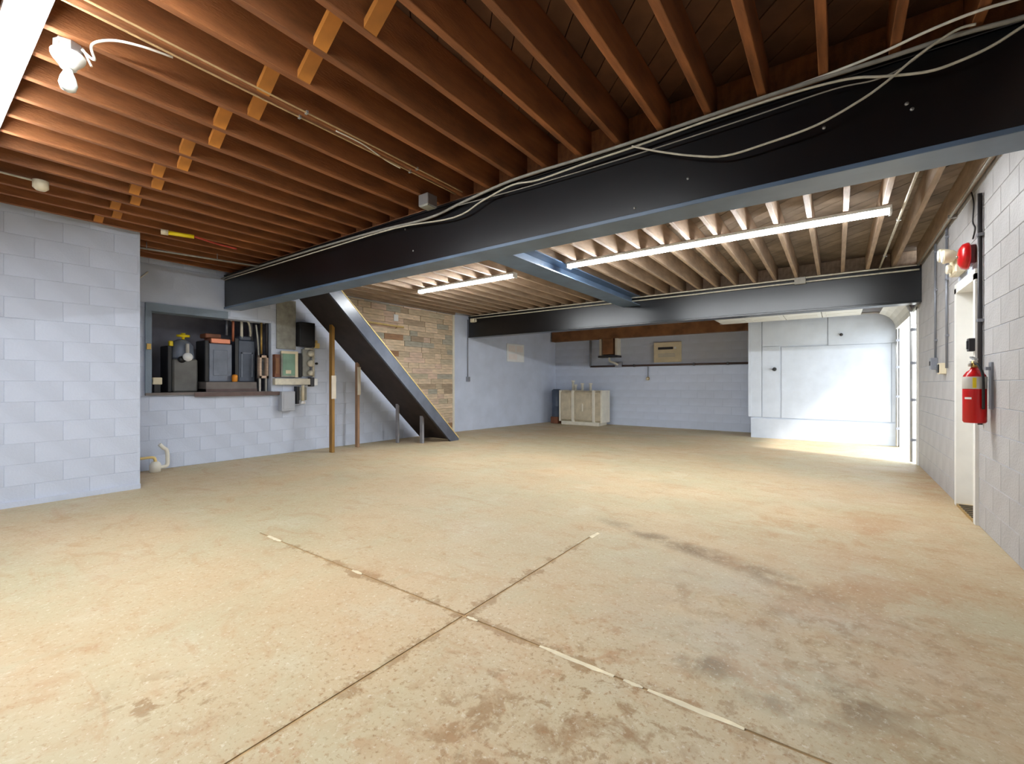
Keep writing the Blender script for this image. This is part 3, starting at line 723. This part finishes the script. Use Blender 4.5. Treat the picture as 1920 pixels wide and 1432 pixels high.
B(-3.92, -3.52, 12.153, 12.163, 2.10, 2.165).build('slot', 'conduit_dark', t)
for k in range(3): B(-3.92, -3.47, 12.154, 12.162, 1.90 + k * 0.035, 1.918 + k * 0.035).build('louvre', 'label_grey', t)
B(-3.49, -3.44, 12.153, 12.163, 2.11, 2.16).build('dial', 'lamp_white', t)
t = thing('wall_pipe', (-3.8, 12.2, 1.66), 'long brown pipe running across the back wall with a riser at one end', 'pipe')
MB().tube([(-5.94, 12.19, 1.69), (-1.6, 12.19, 1.69)], 0.026, 8).build('pipe', 'pipe_brown', t)
MB().tube([(-5.94, 12.19, 1.69), (-5.94, 12.19, 2.47)], 0.03, 8).build('riser', 'conduit_grey', t)
B(-5.15, -4.95, 12.14, YB, 1.66, 1.80, bev=0.006).build('junction', 'conduit_grey', t)
for x in (-4.6, -3.0, -2.2): B(x - 0.02, x + 0.02, 12.15, YB, 1.655, 1.725).build('clamp', 'conduit_dark', t)
t = thing('valve', (-4.21, 12.2, 1.28), 'small brass valve hanging on a thin pipe below the long brown pipe', 'valve')
MB().tube([(-4.21, 12.2, 1.36), (-4.21, 12.2, 1.66)], 0.014, 8).build('pipe', 'conduit_grey', t)
MB().lathe((-4.21, 12.19, 1.28), [(0.03, 0), (0.045, 0.03), (0.045, 0.07), (0.02, 0.09)], 'Z', 12).build('body', 'brass', t)
MB().lathe((-4.21, 12.145, 1.32), [(0.035, -0.01), (0.035, 0.01)], 'Y', 12).build('hand_wheel', 'cream', t)

# ------------------------------------------------------------------ equipment in and beside the opening of the niche wall
XE = -7.95
def rng(px0, px1, X): return onX(px0, 700, X)[1], onX(px1, 700, X)[1]
LZ = 1.066
t = thing('pump_unit', (-8.0, 2.56, LZ), 'dark grey pump housing with a yellow top handle and a white gauge, on the ledge', 'machine')
B(-8.25, -7.88, 2.42, 2.74, LZ, 1.56, bev=0.02).build('body', 'machine_dark', t)
MB().lathe((-8.05, 2.58, 1.56), [(0.16, 0), (0.165, 0.03), (0.15, 0.2), (0.10, 0.27), (0.05, 0.3)], 'Z', 20).build('motor', 'machine_blue', t)
B(-8.2, -7.9, 2.36, 2.42, LZ, 1.75, bev=0.01).build('black_strip', 'black', t)  # black upright strip against the left end of the housing
MB().lathe((-7.98, 2.58, 1.86), [(0.02, 0), (0.02, 0.03), (0.085, 0.035), (0.085, 0.065), (0.03, 0.07), (0.03, 0.09)], 'Z', 16).build('hand_wheel', 'yellow', t)
B(-7.96, -7.90, 2.385, 2.435, 1.74, 1.82, bev=0.01).build('cap', 'yellow', t)
MB().lathe((-7.87, 2.60, 1.59), [(0.062, 0.03), (0.065, 0.0), (0.055, -0.02)], 'X', 18).build('gauge', 'lamp_white', t)
MB().tube([(-7.87, 2.60, 1.65), (-7.87, 2.60, 1.79)], 0.025, 8).build('gauge_pipe', 'label_grey', t)
MB().lathe((-7.88, 2.53, 1.55), [(0.05, 0), (0.05, 0.02)], 'X', 12).build('port', 'black', t)
t = thing('plinth', (-8.0, 3.3, LZ), 'low grey-brown plinth on the ledge carrying the two metal cabinets', 'plinth')
B(-8.3, -7.75, 2.80, 3.54, LZ, 1.22, bev=0.006).build('top_course', 'ledge_grey', t)
B(-8.3, -7.74, 2.80, 3.54, LZ, 1.11).build('bottom_course', 'ledge_brown', t)
t = thing('control_cabinet', (-8.0, 3.05, 1.22), 'grey-blue metal cabinet with a copper-coloured top standing on the plinth', 'cabinet')
B(-8.2, -7.86, 2.88, 3.21, 1.22, 1.82, bev=0.012).build('body', 'machine_blue', t)
B(-8.2, -7.85, 2.82, 2.88, 1.22, 1.86, bev=0.01).build('black_strip', 'black', t)  # black upright strip against the left end of the cabinet
B(-8.1, -7.84, 2.90, 3.18, 1.82, 1.90, bev=0.01).build('top_cap', 'copper', t)
B(-8.1, -7.88, 2.84, 3.06, 1.90, 1.97, bev=0.01).build('top_cap', 'rust_box', t)
B(-7.861, -7.852, 2.94, 3.14, 1.32, 1.72, bev=0.004).build('front_panel', 'machine_blue', t)
t = thing('transformer', (-8.0, 3.41, 1.22), 'dark navy metal cabinet with a raised front frame standing on the plinth', 'cabinet')
B(-8.2, -7.86, 3.30, 3.56, 1.22, 1.90, bev=0.014).build('body', 'machine_navy', t)
B(-8.15, -7.9, 3.34, 3.52, 1.90, 1.97, bev=0.012).build('top_box', 'machine_navy', t)
for y0, y1, z0, z1 in ((3.34, 3.52, 1.68, 1.70), (3.34, 3.36, 1.30, 1.70), (3.50, 3.52, 1.30, 1.70)): B(-7.862, -7.848, y0, y1, z0, z1).build('front_frame', 'machine_blue', t)
B(-7.87, -7.85, 3.25, 3.30, 1.22, 1.92).build('black_strip', 'black', t)  # thin black strip in the space between the two cabinets
t = thing('oil_cup', (-7.82, 3.21, 1.22), 'bright orange cup on the plinth between the two metal cabinets', 'cup')
MB().lathe((-7.805, 3.225, 1.221), [(0.032, 0), (0.04, 0.01), (0.042, 0.09), (0.035, 0.11), (0.025, 0.115)], 'Z', 14).build('cup', 'orange', t)
t = thing('junction_box', (-7.8, 2.22, 1.2), 'small cream box with a dark elbow at the end of the ledge', 'box')
B(-7.85, -7.76, 2.15, 2.26, 1.18, 1.28, bev=0.008).build('box', 'cream', t)
MB().tube([(-7.8, 2.105, 1.23), (-7.8, 2.16, 1.23)], 0.03, 8).build('elbow', 'machine_navy', t)
B(-7.84, -7.77, 2.17, 2.24, LZ, 1.18).build('stand', 'black', t)
# pipes rising from the cabinets
def riser(px, y0, y1, X, m, r, label, bend=None):
    a = onX(px, y0, X); b_ = onX(px, y1, X)
    pts = [(X, a[1], b_[2]), (X, a[1], a[2])]
    if bend: pts += [(X, a[1] + bend, a[2] + 0.08)]
    return tag(MB().tube(pts, r, 8).build('pipe', m), label, 'pipe')
riser(437, 582, 640, -7.9, 'copper', 0.02, 'copper pipe rising between the two metal cabinets')
riser(453, 592, 634, -7.92, 'pvc', 0.022, 'white pipe rising from the top of the dark navy cabinet')
riser(490, 605, 664, -7.75, 'brass', 0.018, 'yellow brass pipe rising out of the wooden frame box')
riser(507, 602, 660, -7.72, 'pvc', 0.02, 'white pipe with dark edges rising from the rusty box')
riser(500, 565, 668, -7.74, 'conduit_dark', 0.024, 'dark pipe rising beside the yellow brass pipe')
riser(425, 590, 628, -8.0, 'conduit_grey', 0.02, 'grey pipe rising behind the grey-blue cabinet')
riser(470, 580, 640, -8.0, 'conduit_grey', 0.03, 'thick grey pipe rising behind the dark navy cabinet')
cable('cable', [(-7.9, 3.2, 2.2), (-7.85, 3.3, 2.28), (-7.8, 3.42, 2.2), (-7.85, 3.48, 2.05), (-7.9, 3.5, 1.98)], 0.016, 'cable', 'pale cable arching over the dark navy cabinet')
cable('cable', [(-7.90, 3.66, 1.10), (-7.90, 3.64, 1.6), (-7.90, 3.62, 1.95), (-7.92, 3.60, 2.18)], 0.014, 'cable_white', 'white cable rising behind the wooden frame box to the top of the opening')
t = thing('frame_box', (-7.7, 3.72, 1.14), 'small pinkish wooden frame box on short legs beside the dark navy cabinet', 'box')
YA, YZ = 3.56, 3.70
for a in ((YA, YA + 0.03, 1.28, 1.66), (YZ - 0.03, YZ, 1.28, 1.66), (YA, YZ, 1.62, 1.66), (YA, YZ, 1.28, 1.32)): B(-7.78, -7.70, a[0], a[1], a[2], a[3]).build('frame_side', 'plank_6', t)
B(-7.80, -7.77, YA, YZ, 1.28, 1.66).build('back', 'machine_dark', t); B(-7.76, -7.72, YA + 0.04, YA + 0.07, 1.42, 1.56).build('switch', 'black', t)
for y in (YA + 0.02, YZ - 0.02): B(-7.76, -7.73, y - 0.012, y + 0.012, LZ, 1.28).build('leg', 'label_grey', t)
XW = XN + 0.001
def wall_thing(name, label, cat): return thing(name, (XW, 4.0, 1.2), label, cat)
t = wall_thing('rust_box', 'rust-brown metal box on the wall beside the green panel', 'box')
B(XW, XW + 0.08, 3.74, 3.83, 1.30, 1.68, bev=0.006).build('box', 'rust_box', t); B(XW + 0.08, XW + 0.09, 3.75, 3.80, 1.36, 1.62).build('cover', 'wood_brown', t)
t = wall_thing('electric_panel', 'pale-framed green electrical panel on the niche wall', 'panel')
B(XW, XW + 0.06, 3.86, 4.14, 1.30, 1.74, bev=0.006).build('box', 'panel_grey', t)
B(XW + 0.06, XW + 0.068, 3.88, 4.09, 1.33, 1.70).build('green_face', 'panel_green', t)
for a in ((3.85, 4.14, 1.70, 1.745), (4.09, 4.14, 1.30, 1.70)): B(XW + 0.06, XW + 0.078, *a).build('face_frame', 'cream', t)
B(XW + 0.068, XW + 0.073, 3.93, 4.02, 1.36, 1.42).build('tag', 'cream', t)
t = wall_thing('cable_slot', 'narrow black upright trunking between the green panel and the meter cluster', 'trunking')
B(XW, XW + 0.07, 4.155, 4.215, 1.30, 1.72, bev=0.006).build('trunking', 'black', t); B(XW + 0.07, XW + 0.076, 4.165, 4.205, 1.32, 1.70).build('cover', 'black', t)
t = wall_thing('meter_cluster', 'cream meter and pipe cluster at the end of the equipment row by the stairs', 'meter')
B(XW, XW + 0.07, 4.23, 4.36, 1.32, 1.80, bev=0.008).build('backing_box', 'panel_grey', t)
for z, r in ((1.72, 0.055), (1.55, 0.06), (1.38, 0.05)): MB().lathe((XW + 0.07, 4.36, z), [(r, 0), (r, 0.05), (r * 0.8, 0.07)], 'X', 14).build('dial', 'meter_cream', t)
MB().tube([(XW + 0.05, 4.43, 1.31), (XW + 0.05, 4.43, 1.80)], 0.025, 8).build('side_pipe', 'meter_cream', t)
MB().tube([(XW + 0.05, 4.27, 1.805), (XW + 0.05, 4.43, 1.805)], 0.022, 8).build('top_pipe', 'meter_cream', t)
MB().lathe((XW + 0.06, 4.48, 1.55), [(0.02, 0), (0.02, 0.04)], 'X', 8).build('bolt', 'black', t)
t = wall_thing('cable_trough', 'pale horizontal cable trough under the green panel', 'trunking')
B(XW, XW + 0.09, 3.74, 4.36, 1.17, 1.28, bev=0.006).build('trough', 'meter_cream', t)
B(XW, XW + 0.10, 4.36, 4.43, 1.14, 1.30, bev=0.005).build('end_box', 'conduit_dark', t); B(XW, XW + 0.085, 4.43, 4.50, 1.16, 1.28, bev=0.005).build('end_plate', 'lamp_white', t)
t = wall_thing('service_box', 'light grey square service box below the cable trough', 'box')
B(XW, XW + 0.13, 3.83, 4.06, 0.73, 1.06, bev=0.006).build('box', 'wall_shell', t); B(XW + 0.13, XW + 0.137, 3.86, 4.04, 0.76, 1.03, bev=0.003).build('cover', 'wall_shell', t)
t = wall_thing('gas_meter', 'small cream meter with a white tap hanging below the cable trough', 'meter')
B(XW, XW + 0.09, 4.11, 4.15, 0.84, 1.14).build('bracket', 'black', t)
B(XW, XW + 0.08, 4.17, 4.30, 0.90, 1.13, bev=0.012).build('body', 'panel_grey', t)
MB().tube([(XW + 0.09, 4.22, 0.84), (XW + 0.09, 4.22, 1.16)], 0.026, 8).build('pipe', 'cream', t)
MB().lathe((XW + 0.10, 4.21, 0.84), [(0.04, 0), (0.045, 0.03), (0.03, 0.05)], 'Z', 12).build('tap', 'lamp_white', t)
t = wall_thing('breaker_box', 'black electrical box high on the niche wall under the stair underside', 'box')
B(XW, XW + 0.14, 4.14, 4.42, 1.84, 2.26, bev=0.008).build('box', 'black', t); B(XW + 0.14, XW + 0.148, 4.16, 4.40, 1.87, 2.23, bev=0.003).build('cover', 'black', t)
tag(B(XW, XW + 0.025, 3.80, 4.13, 1.78, 2.62, bev=0.003).build('backboard', 'panel_grey'), 'mottled grey backboard above the green panel', 'board')
t = wall_thing('bracket_block', 'small tan wooden block beside the meter cluster near the stairs', 'block')
B(XW, XW + 0.05, 4.46, 4.56, 1.83, 1.92, bev=0.005).build('block', 'trim_yellow', t); B(XW, XW + 0.03, 4.49, 4.53, 1.92, 1.97, bev=0.004).build('peg', 'trim_yellow', t)
tag(B(XW + 0.03, XW + 0.045, 2.04, 2.09, 1.66, 1.74, bev=0.003).build('door_latch', 'brass'), 'tan latch plate on the slate-blue jamb of the opening', 'latch')
# white drain pipe low on the niche wall
t = thing('drain_pipe', (-7.46, 2.15, 0), 'white plastic pipe with an upturned end low beside the niche wall', 'pipe')
_y = lambda px: onX(px, 850, -7.46)[1]
ya, yb_, yc_ = _y(262), _y(291), _y(314)
MB().tube(smooth_path([(-7.46, ya - 0.1, 0.20), (-7.46, ya, 0.20), (-7.46, yb_ - 0.03, 0.20), (-7.46, yb_, 0.16), (-7.46, yb_, 0.12)]), 0.018, 10).build('feed_pipe', 'trim_yellow', t)
MB().lathe((-7.46, yb_, 0.001), [(0.065, 0), (0.065, 0.09), (0.055, 0.12), (0.035, 0.14)], 'Z', 14).build('trap', 'pvc', t)
MB().tube(smooth_path([(-7.46, yb_ + 0.03, 0.06), (-7.46, yc_ - 0.01, 0.07), (-7.46, yc_, 0.18), (-7.46, yc_ - 0.01, 0.28), (-7.46, yc_ - 0.05, 0.32), (-7.46, yc_ - 0.09, 0.37)]), 0.024, 10).build('upturned_end', 'pvc', t)
cable('cord', [(XN + 0.03, 1.75, 2.55), (XN + 0.03, 1.85, 2.54), (XN + 0.03, 1.95, 2.60), (XN + 0.03, 2.06, 2.72)], 0.009, 'cable_white', 'short white cord on the blue header above the niche opening', 'cord')

# ------------------------------------------------------------------ cables along the big beam
def bcable(pix, r, m, label, Y=2.965, k=5):
    pts = [onY(x, y, Y) for x, y in pix]
    pts = [Vector((min(p[0], XR - 0.02), p[1], min(p[2], 2.876 - r))) if p[2] < 2.95 else Vector((min(p[0], XR - 0.02), p[1], 2.876 - r)) for p in pts]
    return tag(MB().tube(smooth_path(pts, k), r, 7).build('cable', m), label, 'cable')
bcable([(404, 526), (560, 476), (700, 435), (800, 410), (870, 378), (960, 338), (1090, 297), (1180, 268), (1330, 217), (1500, 160), (1650, 113), (1800, 64), (1920, 32), (2100, -30)], 0.012, 'cable_grey', 'thick pale cable bundle running the full length along the top of the big black beam', 2.97)
bcable([(420, 525), (600, 470), (740, 428), (850, 408), (905, 376), (960, 347), (1010, 337), (1100, 305), (1190, 275), (1330, 225), (1480, 176), (1590, 148), (1660, 143), (1740, 134), (1800, 114), (1860, 86), (1920, 48), (1990, 5)], 0.007, 'cable', 'pale cable sagging in shallow waves just under the bundle on the black beam', 2.945)
bcable([(1185, 274), (1235, 284), (1300, 292), (1360, 292), (1440, 268), (1530, 235), (1610, 190), (1660, 155), (1720, 105), (1790, 58), (1830, 45)], 0.0065, 'cable', 'pale cable drooping in one deep loop across the face of the black beam', 2.93)
bcable([(860, 385), (1000, 347), (1200, 287), (1400, 222), (1560, 168), (1640, 150), (1700, 122), (1760, 75)], 0.004, 'cable_grey', 'thin grey wire stretched straight across the upper face of the black beam', 2.955)
cable('cable', [onZ(x, y, 2.868) - Vector((0, 0.0, 0)) for x, y in ((1480, 165), (1560, 136), (1650, 100), (1740, 58), (1830, 22), (1920, -5))], 0.007, 'cable_white', 'white cable looping under the joists just above the black beam bundle')
# wires and fittings under the near joists
for x, lab in ((-2.735, 'tan wire stapled along a brown joist, the one closer to the bare lamp socket'), (-2.655, 'tan wire stapled along a brown joist, the one farther from the bare lamp socket')):
    t = thing('wire', (x, 1.2, 2.86), lab, 'wire')
    MB().tube(smooth_path([(x, -1.5, 2.872), (x + 0.006, 0.0, 2.869), (x - 0.006, 1.0, 2.872), (x + 0.008, 2.0, 2.868), (x, 2.93, 2.872)]), 0.0055, 6).build('wire', 'wire_tan', t)
    for y in (-0.6, 0.4, 1.5, 2.4): B(x - 0.012, x + 0.012, y, y + 0.012, 2.862, 2.88).build('staple', 'steel', t)
cable('cable', [onZ(x, y, 2.871) for x, y in ((630, 245), (680, 270), (720, 298), (750, 315))], 0.005, 'cable_white', 'short white cable hugging the joist near the metal ceiling box')
_p = onZ(128, 116, 2.79); LX, LY = _p[0], _p[1]
t = thing('lamp_socket', (LX, LY, 2.70), 'bare porcelain lamp socket with clear bulb hanging from a ceiling box under the brown joists', 'lamp')
MB().lathe((LX, LY, 2.825), [(0.052, 0), (0.055, 0.005), (0.055, 0.05), (0.05, 0.054)], 'Z', 8, False).build('ceiling_box', 'steel', t)
MB().lathe((LX, LY, 2.755), [(0.03, 0), (0.034, 0.012), (0.06, 0.045), (0.066, 0.06), (0.066, 0.07)], 'Z', 20).build('porcelain_base', 'white_paint', t)
MB().lathe((LX, LY, 2.64), [(0.006, 0), (0.028, 0.012), (0.036, 0.04), (0.03, 0.07), (0.018, 0.1), (0.016, 0.118)], 'Z', 18).build('bulb', 'bulb_white', t)
MB().lathe((LX, LY, 2.735), [(0.0155, 0), (0.0155, 0.022)], 'Z', 12).build('screw_base', 'steel', t)
for dx, dy in ((0.05, -0.06), (0.03, 0.08)): MB().tube([(LX + dx, LY + dy, 2.8), (LX + dx * .6, LY + dy * .6, 2.88)], 0.006, 6).build('lead', 'cable_white', t)
cable('cable', [(LX + 0.055, LY + 0.04, 2.85), (LX + 0.085, LY + 0.08, 2.81), (LX + 0.14, LY + 0.06, 2.85), (LX + 0.22, LY + 0.12, 2.872), (LX + 0.28, LY + 0.22, 2.876), (LX + 0.30, LY + 0.34, 2.885)], 0.006, 'cable_white', 'white flexible cable leaving the bare lamp socket towards the tan wires')
t = thing('ceiling_box', (-2.97, 2.82, 2.77), 'small square galvanised box where the tan wires meet the black beam', 'box')
B(-3.03, -2.91, 2.76, 2.88, 2.775, 2.878, bev=0.006).build('box', 'steel', t); B(-3.02, -2.92, 2.77, 2.87, 2.769, 2.776).build('cover', 'panel_grey', t)
t = thing('ceiling_box', (-5.36, 0.73, 2.80), 'small white lamp box with a cable on the joists over the light blue wall', 'box')
MB().lathe((-5.36, 0.73, 2.80), [(0.03, 0), (0.05, 0.02), (0.05, 0.078)], 'Z', 14).build('box', 'cream', t)
MB().tube([(-5.36, -1.2, 2.868), (-5.36, 0.72, 2.868)], 0.009, 6).build('cable', 'cable', t)
t = thing('conduit', (-6.6, 2.2, 2.8), 'pale grey conduit hung under the joists beyond the end of the light blue wall', 'conduit')
MB().tube([(-6.75, 1.4, 2.80), (-6.42, 2.95, 2.80)], 0.012, 8).build('pipe', 'cable_grey', t)
for k in (0.25, 0.7): MB().tube([(-6.75 + .33 * k, 1.4 + 1.55 * k, 2.80), (-6.75 + .33 * k, 1.4 + 1.55 * k, 2.88)], 0.005, 6).build('hanger', 'steel', t)
t = thing('wire_connector', (-5.88, 1.88, 2.8), 'bright yellow cable connector under the joists beyond the light blue wall', 'connector')
MB().tube([(-5.93, 1.78, 2.845), (-5.86, 2.0, 2.845)], 0.022, 8).build('body', 'yellow', t); MB().tube([(-5.95, 1.72, 2.845), (-5.93, 1.78, 2.845)], 0.03, 8).build('collar', 'cream', t)
cable('wire', [(-5.86, 2.0, 2.85), (-5.9, 2.15, 2.845), (-5.99, 2.3, 2.86), (-6.0, 2.5, 2.855)], 0.012, 'red_wire', 'red wire leading away from the bright yellow connector', 'wire')
# fittings under the joists between the beams and over the second beam
t = thing('conduit', (0.3, 5.8, 2.84), 'pale conduit under the pale joists next to the end of the long strip light', 'conduit')
MB().tube([(0.52, 3.27, 2.865), (0.50, 8.48, 2.865)], 0.012, 8).build('pipe', 'cable', t)
for y in (4.2, 6.0, 7.6): B(0.49, 0.53, y, y + 0.02, 2.85, 2.88).build('clamp', 'steel', t)
t = thing('conduit', (-1.5, 8.45, 2.83), 'pale pair of conduits along the top of the second black beam', 'conduit')
for z, y in ((2.80, 8.475), (2.862, 8.46)): MB().tube(smooth_path([(-7.4, y, z), (-5, y - 0.004, z), (-2.5, y, z - 0.004), (0, y, z + 0.003), (0.94, y, z)]), 0.012, 8).build('pipe', 'cable', t)
B(-0.55, -0.4, 8.43, 8.49, 2.77, 2.875, bev=0.004).build('coupling', 'cable_grey', t)
t = thing('conduit', (0.85, 5.8, 2.84), 'thin dark conduit in the corner between the pale joists and the grey block wall', 'conduit')
MB().tube([(0.92, 3.27, 2.862), (0.92, 8.48, 2.862)], 0.011, 8).build('pipe', 'cable_grey', t); B(0.90, XR, 6.2, 6.22, 2.845, 2.88).build('clamp', 'steel', t)
t = thing('wall_lamp', (-7.0, 8.45, 2.75), 'small cream fitting on the end of the second black beam beside the cladding', 'fitting')
B(-7.36, -7.24, 8.40, 8.49, 2.70, 2.80, bev=0.01).build('box', 'cream', t); MB().lathe((-7.2, 8.43, 2.70), [(0.02, 0), (0.035, 0.03), (0.02, 0.08)], 'Z', 12).build('lamp', 'meter_cream', t)
